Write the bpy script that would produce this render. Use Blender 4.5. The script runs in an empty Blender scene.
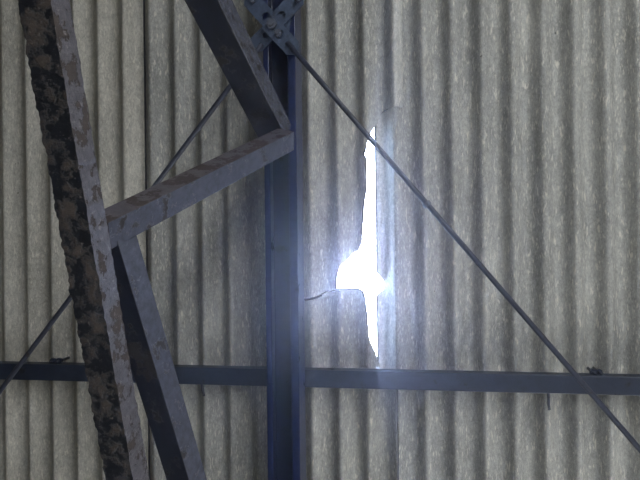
import bpy, bmesh, math, random
from mathutils import Vector, Matrix, noise

random.seed(7)
scene = bpy.context.scene
COL = scene.collection

# ------------------------------------------------------------------ frame
# Roof frame: X along the eaves (image right), Y up the slope (image up),
# Z out of the roof into the room.  Sheet mid-plane is z = 0.
SLOPE = math.radians(18.0)
CS, SN = math.cos(SLOPE), math.sin(SLOPE)
D = 1.40                      # eye to sheet distance
F = 620.0                     # focal length in pixels (640 px wide)
YAW = math.radians(8.8)
ROLL = math.radians(0.65)
EYE_H = 1.55
ez = Vector((0, -SN, -CS))
ORIGIN = Vector((0, 0, EYE_H)) - D * ez
ROOF = Matrix(((1, 0, 0, ORIGIN.x), (0, -CS, -SN, ORIGIN.y), (0, SN, -CS, ORIGIN.z), (0, 0, 0, 1)))

FWD = Vector((-math.sin(YAW), 0, -math.cos(YAW)))
R0 = Vector((math.cos(YAW), 0, -math.sin(YAW)))
U0 = Vector((0, 1, 0))
RIGHT = R0 * math.cos(ROLL) - U0 * math.sin(ROLL)
UP = R0 * math.sin(ROLL) + U0 * math.cos(ROLL)
CAM = Vector((0, 0, D))


def ray(u, v):
    return FWD + RIGHT * ((u - 320) / F) + UP * ((240 - v) / F)


def on(u, v, z=0.0):
    r = ray(u, v)
    return CAM + r * ((z - D) / r.z)


def at(u, v, d):
    return CAM + ray(u, v) * d


def pix(p):
    q = p - CAM
    d = q.dot(FWD)
    return 320 + F * q.dot(RIGHT) / d, 240 - F * q.dot(UP) / d


# ------------------------------------------------------------------ camera
cam_data = bpy.data.cameras.new('camera')
cam_data.sensor_width = 36.0
cam_data.lens = 36.0 * F / 640.0
cam_data.clip_start = 0.02
cam = bpy.data.objects.new('camera', cam_data)
COL.objects.link(cam)
back = -FWD
cl = Matrix(((RIGHT.x, UP.x, back.x, CAM.x), (RIGHT.y, UP.y, back.y, CAM.y), (RIGHT.z, UP.z, back.z, CAM.z), (0, 0, 0, 1)))
cam.matrix_world = ROOF @ cl
scene.camera = cam

# ------------------------------------------------------------------ sky, sun, exposure
SUN_DIR = (ROOF.to_3x3() @ ray(360, 268)).normalized()      # towards the sun
world = bpy.data.worlds.new('sky')
scene.world = world
world.use_nodes = True
wn = world.node_tree
wn.nodes.clear()
sky = wn.nodes.new('ShaderNodeTexSky')
sky.sky_type = 'NISHITA'
sky.sun_disc = False
sky.sun_elevation = math.asin(SUN_DIR.z)
sky.sun_rotation = math.atan2(SUN_DIR.x, SUN_DIR.y)
sky.dust_density = 0.4
bg = wn.nodes.new('ShaderNodeBackground')
bg.inputs['Strength'].default_value = 3.2
wo = wn.nodes.new('ShaderNodeOutputWorld')
wn.links.new(sky.outputs[0], bg.inputs[0])
wn.links.new(bg.outputs[0], wo.inputs[0])

sun_data = bpy.data.lights.new('sun', 'SUN')
sun_data.energy = 3.6
sun_data.angle = math.radians(0.53)
sun_data.color = (0.50, 0.62, 1.0)
sun = bpy.data.objects.new('sun', sun_data)
COL.objects.link(sun)
sun.rotation_euler = SUN_DIR.to_track_quat('Z', 'Y').to_euler()

# added area lights in unseen front and back doorways, placed to shape the shading
ADDED_DOORS = {'front': (0.95, 0.6, 2.1, 1.95), 'back': (0.8, 0.6, 2.6, -1.35)}      # x, width, height, y
for nm, (dx, dw, dh, dy) in ADDED_DOORS.items():
    fill_data = bpy.data.lights.new('added_door_light', 'AREA')
    fill_data.shape = 'RECTANGLE'
    fill_data.size = dw
    fill_data.size_y = dh
    fill_data.energy = {'front': 47.0, 'back': 45.0}[nm]
    fill_data.color = (0.99, 0.99, 0.97)
    fill = bpy.data.objects.new('added_door_light', fill_data)
    COL.objects.link(fill)
    fill.location = (dx, dy + (0.03 if dy > 0 else -0.05), dh / 2)
    fill.rotation_euler = (math.radians(-90 if dy > 0 else 90), 0, 0)

scene.view_settings.view_transform = 'Standard'
scene.view_settings.look = 'None'
scene.view_settings.gamma = 1.0
scene.view_settings.use_curve_mapping = False
scene.view_settings.exposure = -0.02


# ------------------------------------------------------------------ materials
def lin(c):
    return tuple(((x / 255) / 12.92 if x / 255 <= 0.04045 else ((x / 255 + 0.055) / 1.055) ** 2.4) for x in c) + (1.0,)


class NT:
    def __init__(s, name):
        s.m = bpy.data.materials.new(name)
        s.m.use_nodes = True
        s.t = s.m.node_tree
        s.b = s.t.nodes['Principled BSDF']

    def n(s, kind, **kw):
        x = s.t.nodes.new('ShaderNode' + kind)
        for k, v in kw.items():
            if k.startswith('i_'):
                x.inputs[k[2:].replace('_', ' ')].default_value = v
            else:
                setattr(x, k, v)
        return x

    def l(s, a, b):
        s.t.links.new(a, b)

    def coords(s, scale=(1, 1, 1), rot=(0, 0, 0)):
        c = s.n('TexCoord')
        m = s.n('Mapping')
        m.inputs['Scale'].default_value = scale
        m.inputs['Rotation'].default_value = rot
        s.l(c.outputs['Object'], m.inputs['Vector'])
        return m.outputs[0]

    def noise(s, scale, vec, detail=4, rough=0.6):
        x = s.n('TexNoise', i_Scale=scale, i_Detail=detail, i_Roughness=rough)
        s.l(vec, x.inputs['Vector'])
        return x.outputs['Fac']

    def ramp(s, fac, stops, interp='LINEAR'):
        r = s.n('ValToRGB')
        r.color_ramp.interpolation = interp
        e = r.color_ramp.elements
        while len(e) < len(stops):
            e.new(0.5)
        for k, (p, c) in enumerate(stops):
            e[k].position = p
            e[k].color = c if len(c) == 4 else tuple(c) + (1,)
        s.l(fac, r.inputs[0])
        return r.outputs[0]

    def mix(s, fac, a, b, mode='MIX'):
        m = s.n('MixRGB', blend_type=mode)
        for sock, val in ((m.inputs[0], fac), (m.inputs[1], a), (m.inputs[2], b)):
            if isinstance(val, (int, float)):
                sock.default_value = val
            elif isinstance(val, tuple):
                sock.default_value = val
            else:
                s.l(val, sock)
        return m.outputs[0]

    def bump(s, h, strength, dist):
        b = s.n('Bump', i_Strength=strength, i_Distance=dist)
        s.l(h, b.inputs['Height'])
        s.l(b.outputs[0], s.b.inputs['Normal'])


W = (1, 1, 1, 1)
K = (0, 0, 0, 1)


def sheet_material(name, base_dark, base_light, clean=None):
    t = NT(name)
    stains = t.noise(9, t.coords((1, 0.35, 1)), 6, 0.7)
    col = t.ramp(stains, [(0.32, lin(base_dark)), (0.68, lin(base_light))])
    # mottled grain, coarse and fine
    g0 = t.noise(85, t.coords((1, 0.5, 1), (0, 0, 0.3)), 4, 0.7)
    col = t.mix(0.6, col, t.ramp(g0, [(0.35, (0.55, 0.55, 0.55, 1)), (0.68, (1.0, 1.0, 1.0, 1))]), 'MULTIPLY')
    g = t.noise(260, t.coords((1, 0.55, 1)), 3, 0.75)
    col = t.mix(0.6, col, t.ramp(g, [(0.32, (0.4, 0.4, 0.4, 1)), (0.66, (1.0, 1.0, 1.0, 1))]), 'MULTIPLY')
    # pale fibre flecks, slanting several ways
    for rot, sc, lo in ((0.55, 210, 0.63), (-0.5, 190, 0.63), (0.1, 130, 0.66), (1.0, 240, 0.66)):
        f = t.noise(sc, t.coords((1.0, 0.25, 1), (0, 0, rot)), 2, 0.5)
        mask = t.ramp(f, [(lo, K), (lo + 0.07, W)])
        m2 = t.mix(0.72, K, mask)
        col = t.mix(m2, col, lin((214, 210, 198)))
    # a few dark pin spots
    sp = t.noise(60, t.coords((1, 1, 1), (0.3, 0, 0)), 2, 0.4)
    col = t.mix(t.ramp(sp, [(0.78, K), (0.80, W)]), col, lin((60, 56, 52)))
    t.l(col, t.b.inputs['Base Color'])
    t.b.inputs['Roughness'].default_value = 0.85
    t.b.inputs['Specular IOR Level'].default_value = 0.25
    t.bump(t.noise(300, t.coords((1, 0.5, 1)), 4, 0.7), 0.7, 0.002)
    return t.m


def rust_steel(name, paint, rust, pale, rust_at=0.52, pale_at=0.62, scale=16, rough=0.5, bump=0.5, soft=0.035):
    t = NT(name)
    a = t.noise(scale, t.coords(), 8, 0.68)
    b = t.noise(scale * 2.7, t.coords((1, 1, 1), (0.7, 0.4, 0.2)), 6, 0.7)
    col = t.ramp(b, [(0.35, lin(paint)), (0.7, lin(tuple(min(255, int(c * 1.35 + 6)) for c in paint)))])
    m = t.ramp(a, [(rust_at, K), (rust_at + soft, W)])
    rcol = t.ramp(b, [(0.3, lin(tuple(int(c * 0.7) for c in rust))), (0.75, lin(rust))])
    col = t.mix(m, col, rcol)
    p = t.ramp(t.noise(scale * 3.3, t.coords((1, 1, 1), (0.1, 0.9, 0.5)), 6, 0.75), [(pale_at, K), (pale_at + 0.06, W)])
    col = t.mix(t.mix(0.6, K, p), col, lin(pale))
    t.l(col, t.b.inputs['Base Color'])
    r = t.mix(m, (rough,) * 3 + (1,), (0.85,) * 3 + (1,))
    t.l(r, t.b.inputs['Roughness'])
    h = t.mix(0.5, m, b)
    t.bump(h, bump, 0.003)
    return t.m


M = {}
M['sheet'] = sheet_material('weathered_fibre_cement', (159, 160, 156), (199, 199, 193))
M['sheet_lightened'] = sheet_material('lightened_fibre_cement', (183, 181, 171), (223, 220, 209))  # yellower left sheet, lightened in colour to offset weaker light there
M['shade_dark'] = rust_steel('painted_shade', (44, 44, 50), (56, 52, 50), (80, 78, 78), 0.6, 0.7, 60, 0.9, 0.3)  # dark tone that paints shade into the crack and sheet rims
M['sheet_clean'] = sheet_material('clean_fibre_cement', (196, 196, 190), (218, 218, 212))
M['sheet_cut'] = sheet_material('broken_fibre_cement', (205, 203, 196), (232, 230, 224))
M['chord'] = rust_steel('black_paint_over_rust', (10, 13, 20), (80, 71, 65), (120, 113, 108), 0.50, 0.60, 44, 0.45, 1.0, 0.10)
M['chord_side'] = rust_steel('worn_grey_lit_leg', (64, 62, 67), (66, 57, 53), (140, 135, 136), 0.52, 0.58, 36, 0.36, 0.9)  # worn mottled grey, lightened in colour as the chord's lit side
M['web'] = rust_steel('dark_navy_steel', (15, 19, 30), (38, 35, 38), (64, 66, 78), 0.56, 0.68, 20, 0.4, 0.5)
M['web_side'] = rust_steel('scuffed_grey_lit_leg', (54, 56, 67), (44, 41, 45), (92, 92, 104), 0.58, 0.62, 30, 0.27, 0.4)  # scuffed grey, lightened in colour for web legs turned to the light
M['web_brown'] = rust_steel('brown_scuffed_steel', (56, 52, 58), (60, 51, 50), (92, 86, 92), 0.50, 0.66, 24, 0.5, 0.5)
M['rafter'] = rust_steel('navy_painted_steel', (5, 18, 54), (14, 24, 48), (46, 62, 96), 0.62, 0.70, 18, 0.35, 0.3)
M['purlin'] = rust_steel('blue_black_steel', (25, 32, 47), (40, 40, 44), (78, 80, 90), 0.62, 0.69, 18, 0.45, 0.3)
M['plate'] = rust_steel('dull_grey_steel', (48, 58, 76), (58, 56, 60), (92, 98, 112), 0.62, 0.68, 40, 0.45, 0.5)
M['rod'] = rust_steel('dark_steel_rod', (40, 44, 56), (58, 50, 48), (130, 132, 142), 0.60, 0.70, 50, 0.4, 0.3)
M['bolt'] = rust_steel('grey_bolt_steel', (66, 70, 80), (74, 66, 62), (110, 110, 118), 0.58, 0.68, 60, 0.4, 0.3)
M['wall'] = rust_steel('grey_board', (84, 80, 74), (72, 68, 62), (100, 96, 90), 0.58, 0.68, 3, 0.9, 0.2)
M['ground'] = rust_steel('dusty_concrete', (92, 88, 82), (78, 74, 68), (110, 106, 100), 0.55, 0.66, 1.5, 0.9, 0.2)


# ------------------------------------------------------------------ builders
def link(name, bm, mats, parent=None, smooth=False):
    me = bpy.data.meshes.new(name)
    bm.normal_update()
    bm.to_mesh(me)
    bm.free()
    for m in mats if isinstance(mats, (list, tuple)) else [mats]:
        me.materials.append(m)
    if smooth:
        for p in me.polygons:
            p.use_smooth = True
    o = bpy.data.objects.new(name, me)
    COL.objects.link(o)
    if parent is None:
        o.matrix_world = ROOF
    else:
        o.parent = parent
    return o


def empty(name, loc=Vector((0, 0, 0))):
    o = bpy.data.objects.new(name, None)
    o.empty_display_size = 0.1
    COL.objects.link(o)
    o.matrix_world = ROOF
    return o


def tag(o, label=None, category=None, group=None, kind=None):
    for k, v in (('label', label), ('category', category), ('group', group), ('kind', kind)):
        if v:
            o[k] = v
    return o


def prism(bm, pts, axis_from, axis_to, ex, ey, mat_of=None):
    """Extrude the 2-D outline pts (in ex, ey) from one point to the other."""
    r0 = [bm.verts.new(axis_from + ex * x + ey * y) for x, y in pts]
    r1 = [bm.verts.new(axis_to + ex * x + ey * y) for x, y in pts]
    n = len(pts)
    for k in range(n):
        f = bm.faces.new((r0[k], r0[(k + 1) % n], r1[(k + 1) % n], r1[k]))
        if mat_of:
            f.material_index = mat_of(k)
    bm.faces.new(r0[::-1])
    bm.faces.new(r1)
    return r0, r1


def tube(bm, pts, r, n=10):
    rings = []
    for k, p in enumerate(pts):
        a = pts[max(0, k - 1)]
        b = pts[min(len(pts) - 1, k + 1)]
        t = (b - a).normalized()
        x = t.cross(Vector((0.13, 0.21, 0.97))).normalized()
        y = t.cross(x)
        rings.append([bm.verts.new(p + (x * math.cos(q) + y * math.sin(q)) * r) for q in [2 * math.pi * j / n for j in range(n)]])
    for a, b in zip(rings, rings[1:]):
        for j in range(n):
            bm.faces.new((a[j], a[(j + 1) % n], b[(j + 1) % n], b[j]))
    bm.faces.new(rings[0][::-1])
    bm.faces.new(rings[-1])


def disc_prism(bm, c, ax, r, h, n=6, ph=0.0):
    x = ax.cross(Vector((0.3, 0.9, 0.1))).normalized()
    y = ax.cross(x)
    pts = [(r * math.cos(ph + 2 * math.pi * k / n), r * math.sin(ph + 2 * math.pi * k / n)) for k in range(n)]
    prism(bm, pts, c, c + ax * h, x, y)


def lerp(a, b, t):
    return a + (b - a) * t


def interp(tab, x):
    if x <= tab[0][0]:
        return tab[0][1]
    for (x0, y0), (x1, y1) in zip(tab, tab[1:]):
        if x <= x1:
            return lerp(y0, y1, (x - x0) / (x1 - x0)) if x1 > x0 else y1
    return tab[-1][1]


# ------------------------------------------------------------------ roof sheets
PITCH = 0.0635
AMP = 0.0142
CREST = on(575, 237).x
THICK = 0.0055
roof = tag(empty('ceiling'), 'corrugated fibre cement roof seen from below, torn open in the middle', 'roof', kind='structure')


def wave(x):
    c = math.cos(2 * math.pi * (x - CREST) / PITCH)
    return AMP * (c + 0.16 * (c * c - 0.5))


# torn edge of the middle sheet (roof frame): pixel outline -> (y, x)
TEAR = [(403, -200), (403, 107.5), (391.5, 108.2), (388, 108.6), (384, 110), (381, 112), (378.5, 118), (376, 124), (374.5, 127), (372, 131), (370, 138),
        (367, 146), (362.5, 155), (366, 160), (365.5, 172), (366, 186), (363.5, 200), (362, 215), (361, 230), (360, 243), (357, 251), (353, 253),
        (349, 259), (342, 265), (337, 272), (335.3, 280), (335, 289), (338, 290), (350, 289.2), (358, 288.8), (361, 290.5), (364, 297), (365.5, 310), (367.5, 325), (371, 340),
        (375.5, 352), (378.5, 362), (380, 371), (396, 374), (397, 400), (399, 700), (403, 1200)]
tear_pts = []
for u, v in TEAR:
    p = on(u, v, 0.006)
    tear_pts.append((min(p.y, tear_pts[-1][0] - 2e-4) if tear_pts else p.y, p.x))
tear_pts.reverse()
# left edge of the right sheet, with its nibbled notch
EDGE = [(377, -300), (376.5, 100), (374.5, 140), (376, 180), (375, 220), (376.3, 255), (376.3, 271), (379, 275), (383, 281), (384, 286), (382.5, 290), (379, 294), (376.5, 297),
        (376, 310), (376.8, 330), (376.5, 350), (376.5, 1200)]
edge_pts = []
for u, v in EDGE:
    p = on(u, v, 0.0)
    edge_pts.append((p.y, p.x))
edge_pts.sort(key=lambda q: q[0])
CRACK = [(on(u, v).x, on(u, v).y) for u, v in ((296, 300), (305, 299.5), (312, 298), (318, 297), (322, 295), (327, 292), (330, 293), (335.5, 290.5), (340, 291))]
Y0, Y1 = -1.75, 2.0
MARGIN = on(394, 50, 0.01).x


def sheet(name, xl, xr, left_edge=None, right_edge=None, ys=None, cols_per_wave=12, cracked=False, clean_to=None, mat='sheet', rim=3):
    bm = bmesh.new()
    nc = max(8, int((xr - xl) / PITCH * cols_per_wave))
    if ys is None:
        ys = [Y0 + (Y1 - Y0) * k / 8 for k in range(9)]
    rows = []
    for y in ys:
        a = left_edge(y) if left_edge else xl
        b = right_edge(y) if right_edge else xr
        row = []
        for j in range(nc + 1):
            x = min(max(lerp(xl, xr, j / nc), a), b)
            z = wave(x) + 0.0072 * (x - xl) / (xr - xl)
            if cracked:        # the loose tab beside the lap has lifted off its neighbour
                q = min(1.0, max(0.0, (x - (xr - 0.045)) / 0.045))
                z += 0.003 * q * q
            if cracked and CRACK[0][0] < x:
                yc = interp(CRACK, x) + 0.0015 * noise.noise(Vector((x * 300, 3.1, 0)))
                s = min(1.0, (x - CRACK[0][0]) / 0.02) * (1.0 if x < CRACK[-1][0] else 0.0)
                z += 0.003 * s * math.exp(-abs(y - yc) / 0.05) * (1 if y > yc else -0.3)
                z -= 0.010 * s * max(0.0, 1.0 - abs(y - yc) / 0.0034)
            row.append(bm.verts.new((x, y, z)))
        rows.append(row)
    for r0, r1 in zip(rows, rows[1:]):
        for j in range(nc):
            q = (r0[j].co.x, r0[j + 1].co.x, r1[j + 1].co.x, r1[j].co.x)
            if max(q) - min(q) < 1e-6 or (q[0] == q[1] and q[2] == q[3]):
                continue
            f = bm.faces.new((r0[j], r0[j + 1], r1[j + 1], r1[j]))
            f.smooth = True
            if cracked:
                fc = f.calc_center_median()
                if fc.x > MARGIN + 0.0015 * noise.noise(Vector((fc.y * 60, 0, 0))):
                    f.material_index = 2          # paler lap margin
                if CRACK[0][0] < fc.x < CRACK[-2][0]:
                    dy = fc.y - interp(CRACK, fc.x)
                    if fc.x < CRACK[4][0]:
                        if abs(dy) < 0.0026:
                            f.material_index = 3  # crack line darkened in colour to stand for its shade
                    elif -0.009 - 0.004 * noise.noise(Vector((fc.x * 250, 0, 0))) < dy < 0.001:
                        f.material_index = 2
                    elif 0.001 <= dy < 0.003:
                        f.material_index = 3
            if clean_to and f.calc_center_median().x < clean_to:
                f.material_index = 2
    bmesh.ops.delete(bm, geom=[v for v in bm.verts if not v.link_faces], context='VERTS')
    bmesh.ops.remove_doubles(bm, verts=bm.verts[:], dist=1e-5)
    o = link(name, bm, [M[mat], M['sheet_cut'], M['sheet_clean'], M['shade_dark']], roof)
    md = o.modifiers.new('thickness', 'SOLIDIFY')
    md.thickness = THICK
    md.offset = -1.0
    md.material_offset_rim = rim  # default rim is dark, painting a shade line along each lap
    return o


def fine_rows():
    ya, yb = on(380, 380).y, on(380, 95).y
    ys = [Y0 + (ya - Y0) * k / 30 for k in range(30)]
    n = 330
    ca, cb = on(320, 304).y, on(320, 286).y
    mid = [ya + (yb - ya) * k / n for k in range(n)]
    ys += [y for y in mid if y < ca] + [ca + (cb - ca) * k / 50 for k in range(50)] + [y for y in mid if y >= cb]
    ys += [yb + (Y1 - yb) * k / 20 for k in range(21)]
    return ys


EDGES = [-2.547, -1.912, -1.277, on(143.5, 100).x, on(403, 50, 0.007).x, 0.606, 1.241, 1.876, 2.511]
LAP = 0.06


def jag(y, s, amp):
    return amp * noise.noise(Vector((y * s, 1.7, 0.3))) + amp * 0.5 * noise.noise(Vector((y * s * 2.6, 4.2, 0.9)))


TEAR_TOP = on(400, 107).y
for k in range(1, len(EDGES)):
    xl, xr = EDGES[k - 1] - LAP, EDGES[k]
    if k == 4:
        o = sheet('roofing_sheet', xl, xr, right_edge=lambda y: interp(tear_pts, y) + (jag(y, 160, 0.0016) if y < TEAR_TOP else 0),
                  ys=fine_rows(), cols_per_wave=16, cracked=True)
        tag(o, 'grey corrugated sheet with its right edge torn away beside the hole')
    elif k == 5:
        xe = on(376.5, 200).x
        o = sheet('roofing_sheet', xe, xr, left_edge=lambda y: interp(edge_pts, y) + jag(y, 120, 0.0006),
                  ys=fine_rows(), cols_per_wave=16, clean_to=on(393.5, 120).x, rim=1)
        tag(o, 'grey corrugated sheet right of the hole with a pale unweathered lap strip')
    else:
        sheet('roofing_sheet', xl, xr, cols_per_wave=16 if k in (3, 6) else 10, mat='sheet_lightened' if k == 3 else 'sheet')

# ------------------------------------------------------------------ ground under the shed
bm = bmesh.new()
S = 25.0
vs = [bm.verts.new(p) for p in ((-S, -S, 0), (S, -S, 0), (S, S, 0), (-S, S, 0))]
bm.faces.new(vs)
o = link('floor', bm, M['ground'])
o.matrix_world = Matrix.Identity(4)
tag(o, kind='structure')


# ------------------------------------------------------------------ shed walls (unseen, added to block light; openings hold the area lights)
def wall(name, polys, off):
    bm = bmesh.new()
    for poly in polys:
        a = [bm.verts.new(p) for p in poly]
        b = [bm.verts.new(Vector(p) + Vector(off)) for p in poly]
        n = len(a)
        bm.faces.new(a)
        bm.faces.new(b[::-1])
        for k in range(n):
            bm.faces.new((a[k], a[(k + 1) % n], b[(k + 1) % n], b[k]))
    bmesh.ops.recalc_face_normals(bm, faces=bm.faces[:])
    o = link(name, bm, M['wall'])
    o.matrix_world = Matrix.Identity(4)
    return tag(o, kind='structure')


def roof_z(y):
    return ORIGIN.z - (y - ORIGIN.y) * math.tan(SLOPE) - 0.012


XL, XR, YB, YF = -2.45, 2.4, ADDED_DOORS['back'][3], ADDED_DOORS['front'][3]
for nm, x, th in (('wall_left', XL, -0.1), ('wall_right', XR, 0.1)):
    wall(nm, [[(x, YB, 0), (x, YF, 0), (x, YF, roof_z(YF)), (x, YB, roof_z(YB))]], (th, 0, 0))
for nm, (dx, dw, dh, y) in ADDED_DOORS.items():
    p, q, h = dx - dw / 2, dx + dw / 2, roof_z(y)
    wall('wall_' + nm, [[(XL, y, 0), (p, y, 0), (p, y, h), (XL, y, h)], [(q, y, 0), (XR, y, 0), (XR, y, h), (q, y, h)],
                        [(p, y, dh), (q, y, dh), (q, y, h), (p, y, h)]], (0, 0.06 if y > 0 else -0.1, 0))

# ------------------------------------------------------------------ truss
truss = tag(empty('roof_truss'), 'rusted black steel roof truss of angle bars crossing the left half', 'truss')


def angle_bar(name, a, b, left_px, right_px, mats, t=0.005, ext=(0.0, 0.0), seg=1, rough=0.0):
    """Steel angle whose heel runs a -> b facing the room; leg widths are solved so the legs
    show left_px / right_px on either side of the heel as measured in the photograph."""
    ax = (b - a).normalized()
    a2, b2 = a - ax * ext[0], b + ax * ext[1]
    mid = (a + b) / 2
    view = (mid - CAM).normalized()
    away = (view - ax * view.dot(ax)).normalized()
    left = ax.cross(away).normalized()
    pa, pb = pix(a), pix(b)
    nx, ny = -(pb[1] - pa[1]), pb[0] - pa[0]
    ln = math.hypot(nx, ny)
    nx, ny = nx / ln, ny / ln

    def off(p):
        q, m0 = pix(p), pix(mid)
        return (q[0] - m0[0]) * nx + (q[1] - m0[1]) * ny
    if off(mid + left * 0.01) < 0:
        left = -left
    best = None
    for i in range(5, 86):
        psi = math.radians(i)
        d1 = left * math.cos(psi) + away * math.sin(psi)
        d2 = -left * math.sin(psi) + away * math.cos(psi)
        for wmm in range(25, 110, 1):
            w = wmm / 1000
            e1 = off(mid + d1 * w) - left_px
            s2 = -off(mid + d2 * w)
            e2 = s2 - right_px
            e = e1 * e1 + e2 * e2
            if best is None or e < best[0]:
                best = (e, d1, d2, w, i)
    _, d1, d2, w, psi = best
    bm = bmesh.new()
    pts = [(0, 0), (w, 0), (w, t), (t, t), (t, w), (0, w)]
    rings = []
    for k in range(seg + 1):
        c = lerp(a2, b2, k / seg)
        ring = []
        for j, (x, y) in enumerate(pts):
            p = c + d1 * x + d2 * y
            if rough:
                amp = rough * (1.0 if j in (1, 2) else 0.45)
                sv = p * 90 + Vector((j // 2 * 7.3, 0, 0))
                p = p + d1 * (amp * (noise.noise(sv) + 0.7 * noise.noise(sv * 2.3))) + d2 * (amp * 0.5 * noise.noise(sv + Vector((5, 5, 5))))
            ring.append(bm.verts.new(p))
        rings.append(ring)
    n = len(pts)
    for r0, r1 in zip(rings, rings[1:]):
        for j in range(n):
            f = bm.faces.new((r0[j], r0[(j + 1) % n], r1[(j + 1) % n], r1[j]))
            f.material_index = 1 if j in (3, 4, 5) else 0  # second leg carries its lit tone in the colour
    bm.faces.new(rings[0][::-1])
    bm.faces.new(rings[-1])
    bmesh.ops.recalc_face_normals(bm, faces=bm.faces[:])
    o = link(name, bm, mats, truss)
    if not rough:
        bv = o.modifiers.new('edge', 'BEVEL')
        bv.width = 0.0012
        bv.segments = 2
        bv.limit_method = 'ANGLE'
    return o, d1, d2, w


def td(u):
    return 357.1 / (573 - u)


# top chord: lipped channel, open side facing the room
RZ0, RZ1 = 0.0557, 0.1277
top = on(284, 240, RZ1)
xa = on(265, 240, RZ1).x
xb = on(297.5, 240, RZ1).x
tilt = (on(296, 0, RZ1).x, on(298.5, 480, RZ1).x)
bm = bmesh.new()
wv, tk, lp = xb - xa, 0.0035, 0.017
hz = RZ1 - RZ0
prof = [(0, 0), (wv, 0), (wv, hz), (wv - lp, hz), (wv - lp, hz - tk), (wv - tk, hz - tk), (wv - tk, tk), (tk, tk), (tk, hz - tk), (lp * 0.75, hz - tk), (lp * 0.75, hz), (0, hz)]
prism(bm, prof, Vector((xa, Y0, RZ0)), Vector((xa, Y1, RZ0)), Vector((1, 0, 0)), Vector((0, 0, 1)))
bmesh.ops.recalc_face_normals(bm, faces=bm.faces[:])
o = link('top_chord', bm, M['rafter'], truss)
bv = o.modifiers.new('edge', 'BEVEL')
bv.width = 0.0015
bv.segments = 2
tag(o, 'navy painted lipped channel running up the slope')

pa, pb = at(50, 0, td(50)), at(133, 480, td(133))
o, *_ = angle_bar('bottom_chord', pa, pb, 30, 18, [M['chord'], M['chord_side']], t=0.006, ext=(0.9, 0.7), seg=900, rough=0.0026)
tag(o, 'wide angle bar with black paint flaking off brown rust')

# web bars, long enough to reach the chord or rafter they are welded to
def reach_z(a, b, z):
    return max(0.0, (b.z - z) / ((a - b).normalized().z))


def reach_line(a, b, c, d):
    """How far past a (away from b) the bar runs to come nearest the line c-d."""
    u, v, w = (a - b).normalized(), (d - c).normalized(), a - c
    uv, uw, vw = u.dot(v), u.dot(w), v.dot(w)
    return max(0.05, (uv * vw - uw) / (1 - uv * uv))


w1a, w1b = at(218, 0, td(218) + 0.01), at(283, 132, 1.235)
w3a, w3b = at(117, 240, td(117) + 0.035), at(189, 480, td(189) + 0.02)
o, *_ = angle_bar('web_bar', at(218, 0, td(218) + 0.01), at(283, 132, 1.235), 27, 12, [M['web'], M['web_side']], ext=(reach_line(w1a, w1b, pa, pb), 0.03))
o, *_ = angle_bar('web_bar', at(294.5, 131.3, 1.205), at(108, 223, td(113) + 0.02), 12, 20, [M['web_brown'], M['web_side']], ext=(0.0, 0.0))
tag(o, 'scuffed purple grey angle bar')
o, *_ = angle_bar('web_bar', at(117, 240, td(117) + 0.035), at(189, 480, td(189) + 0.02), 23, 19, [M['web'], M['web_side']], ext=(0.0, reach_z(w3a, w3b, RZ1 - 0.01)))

# ------------------------------------------------------------------ purlin
PZ0, PZ1 = 0.0252, 0.0552
pl = on(0, 371.5, PZ1)
pr = on(640, 386.5, PZ1)
ax = (pr - pl).normalized()
up = Vector((0, 0, 1)).cross(ax).normalized()
purlin = tag(empty('purlin'), 'dark blue black steel purlin running level behind the truss', 'purlin')
bm = bmesh.new()
ph = 0.0385
PD = PZ1 - PZ0
a2, b2 = pl - ax * 1.4 - Vector((0, 0, PD)), pr + ax * 1.6 - Vector((0, 0, PD))
prof = [(ph / 2, 0.0), (ph / 2, PD), (-ph / 2, PD), (-ph / 2, 0.0), (-ph / 2 + 0.004, 0.0), (-ph / 2 + 0.004, PD - 0.004), (ph / 2 - 0.004, PD - 0.004), (ph / 2 - 0.004, 0.0)]
prism(bm, prof, a2, b2, up, Vector((0, 0, 1)))
bmesh.ops.recalc_face_normals(bm, faces=bm.faces[:])
o = link('channel', bm, M['purlin'], purlin)
bv = o.modifiers.new('edge', 'BEVEL')
bv.width = 0.0015
bv.segments = 2


# hook bolts fixing the sheets to the purlin
def hook_bolt(u, v, kind, label):
    t = tag(empty('hook_bolt'), label, 'bolt', 'hook bolts along the purlin')
    c = on(u, v, PZ1 - 0.012)
    bm = bmesh.new()
    if kind == 'hook':
        pts = [c + up * 0.012 + Vector((0, 0, -0.04)), c + up * 0.012 + Vector((0, 0, 0.002)), c + up * 0.008 + Vector((0, 0, 0.008)), c + Vector((0, 0, 0.009)), c - up * 0.02 + ax * 0.001 + Vector((0, 0, 0.006)), c - up * 0.033 + ax * 0.003 + Vector((0, 0, 0.003))]
        tube(bm, pts, 0.0032, 8)
    else:
        pts = [c + Vector((0, 0, -0.05)), c + Vector((0, 0, -0.005)), c + Vector((0, 0, 0.006)) + ax * 0.002]
        tube(bm, pts, 0.0032, 8)
    link('shank', bm, M['rod'], t, True)
    bm = bmesh.new()
    if kind == 'hook':
        disc_prism(bm, c + up * 0.012 + Vector((0, 0, -0.036)), Vector((0, 0, 1)), 0.0065, 0.006)
    else:
        disc_prism(bm, c + Vector((0, 0, -0.012)), Vector((0, 0, 1)), 0.0075, 0.007)
    link('nut', bm, M['purlin'], t)


hook_bolt(547.5, 393.5, 'hook', 'bent hook bolt hanging below the purlin at the right')
hook_bolt(51, 361.5, 'nub', 'left bolt stub of the close pair on the left end of the purlin')
hook_bolt(57.5, 361.5, 'nub', 'right bolt stub of the close pair on the left end of the purlin')
hook_bolt(594, 373, 'nub', 'left bolt stub of the close pair on the right end of the purlin')
hook_bolt(600, 373, 'nub', 'right bolt stub of the close pair on the right end of the purlin')
hook_bolt(203, 381, 'hook', 'bent hook bolt hanging below the purlin beside the truss')

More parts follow.
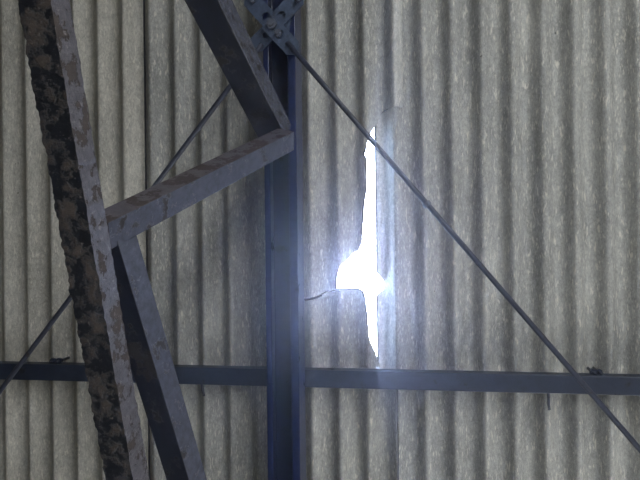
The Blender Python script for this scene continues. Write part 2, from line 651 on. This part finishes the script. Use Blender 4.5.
# ------------------------------------------------------------------ wind bracing
BZ = RZ1 + 0.004           # plates lie on the lips of the top chord


def strap(name, u0, v0, u1, v1, w, z, t, parent, holes=(), chamfer=0.35, mat='plate'):
    """Flat steel strap between two points, with corners cut and round holes through it."""
    p0, p1 = on(u0, v0, z), on(u1, v1, z)
    ln = (p1 - p0).length
    a = (p1 - p0).normalized()
    n = Vector((0, 0, 1)).cross(a)
    c = w * chamfer
    out = [(0, -w / 2 + c), (c * 0.6, -w / 2), (ln - c, -w / 2), (ln, -w / 2 + c), (ln, w / 2 - c), (ln - c, w / 2), (c * 0.6, w / 2), (0, w / 2 - c)]
    bm = bmesh.new()
    edges = []

    def loop(pts):
        vs = [bm.verts.new(p0 + a * x + n * y + Vector((0, 0, t))) for x, y in pts]
        for k in range(len(vs)):
            edges.append(bm.edges.new((vs[k], vs[(k + 1) % len(vs)])))
    loop(out)
    for s, y, r in holes:
        loop([(s * ln + r * math.cos(q), y * w + r * math.sin(q)) for q in [2 * math.pi * k / 14 for k in range(14)]])
    bmesh.ops.triangle_fill(bm, use_beauty=True, edges=edges)
    bmesh.ops.recalc_face_normals(bm, faces=bm.faces[:])
    for f in bm.faces:
        if f.normal.z < 0:
            f.normal_flip()
    o = link(name, bm, M[mat], parent)
    md = o.modifiers.new('thickness', 'SOLIDIFY')
    md.thickness = t
    md.offset = -1
    md.use_even_offset = False
    return o


HUB = (275.5, 24.5)
PW = 0.036
g = strap('gusset_plate', 266, 24, 290, 27, 0.055, RZ1, 0.004, truss, chamfer=0.2)


def brace(plate_from, plate_to, w, rod_from, rod_to, z, label, holes, bolts, ext=0.0):
    t = tag(empty('brace_rod'), label, 'brace', 'diagonal roof bracing rods')
    strap('end_plate', *plate_from, *plate_to, w, z, 0.0045, t, holes)
    a, b = on(*rod_from, z + 0.009), on(*rod_to, z + 0.009)
    d = (b - a).normalized()
    bm = bmesh.new()
    n = 14
    e = b + d * ext
    pts = [lerp(a, e, k / n) + Vector((0, 0, -0.006 * math.sin(math.pi * k / n) * 0)) for k in range(n + 1)]
    tube(bm, pts, 0.0054, 12)
    link('rod', bm, M['rod'], t, True)
    for u, v, r, h in bolts:
        bm = bmesh.new()
        c = on(u, v, z + 0.0045)
        disc_prism(bm, c - Vector((0, 0, 0.0035)), Vector((0, 0, 1)), r * 0.9, 0.0051, 20)
        disc_prism(bm, c + Vector((0, 0, 0.0016)), Vector((0, 0, 1)), r, h, 6, 0.3)
        disc_prism(bm, c + Vector((0, 0, 0.0016 + h)), Vector((0, 0, 1)), r * 0.55, 0.004, 14)
        link('bolt', bm, M['bolt'], t)
    return t


z1, z2 = BZ + 0.005, BZ + 0.010
brace((268, 31), (302, -6), PW, (296, 2), (330, -38), z1, 'bracing rod rising out of frame to the upper right of the crossing plates', [(0.41, 0.0, 0.009)], [], 0.8)
brace((284, 17), (252, 50), PW, (262, 44), (0, 391), BZ, 'long thin bracing rod running down left behind the truss', [(0.55, 0.0, 0.008)], [], 1.0)
brace((281, 33), (247, -4), PW, (254, 2), (214, -50), z2, 'bracing rod rising out of frame to the upper left of the crossing plates', [(0.42, 0.0, 0.009)], [], 0.6)
brace((266, 20), (297, 53), PW * 1.0, (287, 42.5), (640, 449.5), z2 + 0.005, 'long thin bracing rod running down right in front of the torn hole', [(0.46, 0.0, 0.0095)], [(272, 24.3, 0.0112, 0.006), (278.3, 33.2, 0.0078, 0.004)], 0.8)

rod_a = [o for o in COL.objects if o.get('label', '').startswith('long thin bracing rod running down right')][0]
bm = bmesh.new()
a, b = on(425.5, 202.4, z2 + 0.014), on(428.5, 205.9, z2 + 0.014)
tube(bm, [a, b], 0.0085, 12)
link('collar', bm, M['bolt'], rod_a)

# ------------------------------------------------------------------ haze added to spread a glare around the hole
bm = bmesh.new()
x0, x1, y0, y1 = XL + 0.03, XR - 0.03, YB + 0.03, YF - 0.03
lo = [bm.verts.new(p) for p in ((x0, y0, 0.02), (x1, y0, 0.02), (x1, y1, 0.02), (x0, y1, 0.02))]
hi = [bm.verts.new((p.co.x, p.co.y, roof_z(p.co.y) + 0.06)) for p in lo]
bm.faces.new(lo[::-1])
bm.faces.new(hi)
for k in range(4):
    bm.faces.new((lo[k], lo[(k + 1) % 4], hi[(k + 1) % 4], hi[k]))
hm = bpy.data.materials.new('glare_haze')
hm.use_nodes = True
ht = hm.node_tree
ht.nodes.clear()
ho = ht.nodes.new('ShaderNodeOutputMaterial')
hv = ht.nodes.new('ShaderNodeVolumeScatter')
hv.inputs['Color'].default_value = (0.9, 0.93, 1.0, 1)
hv.inputs['Density'].default_value = 0.035
hv.inputs['Anisotropy'].default_value = 0.85
ht.links.new(hv.outputs[0], ho.inputs['Volume'])
o = link('haze', bm, hm)
o.matrix_world = Matrix.Identity(4)
tag(o, 'thin added haze giving the glare around the torn hole', 'haze', kind='stuff')
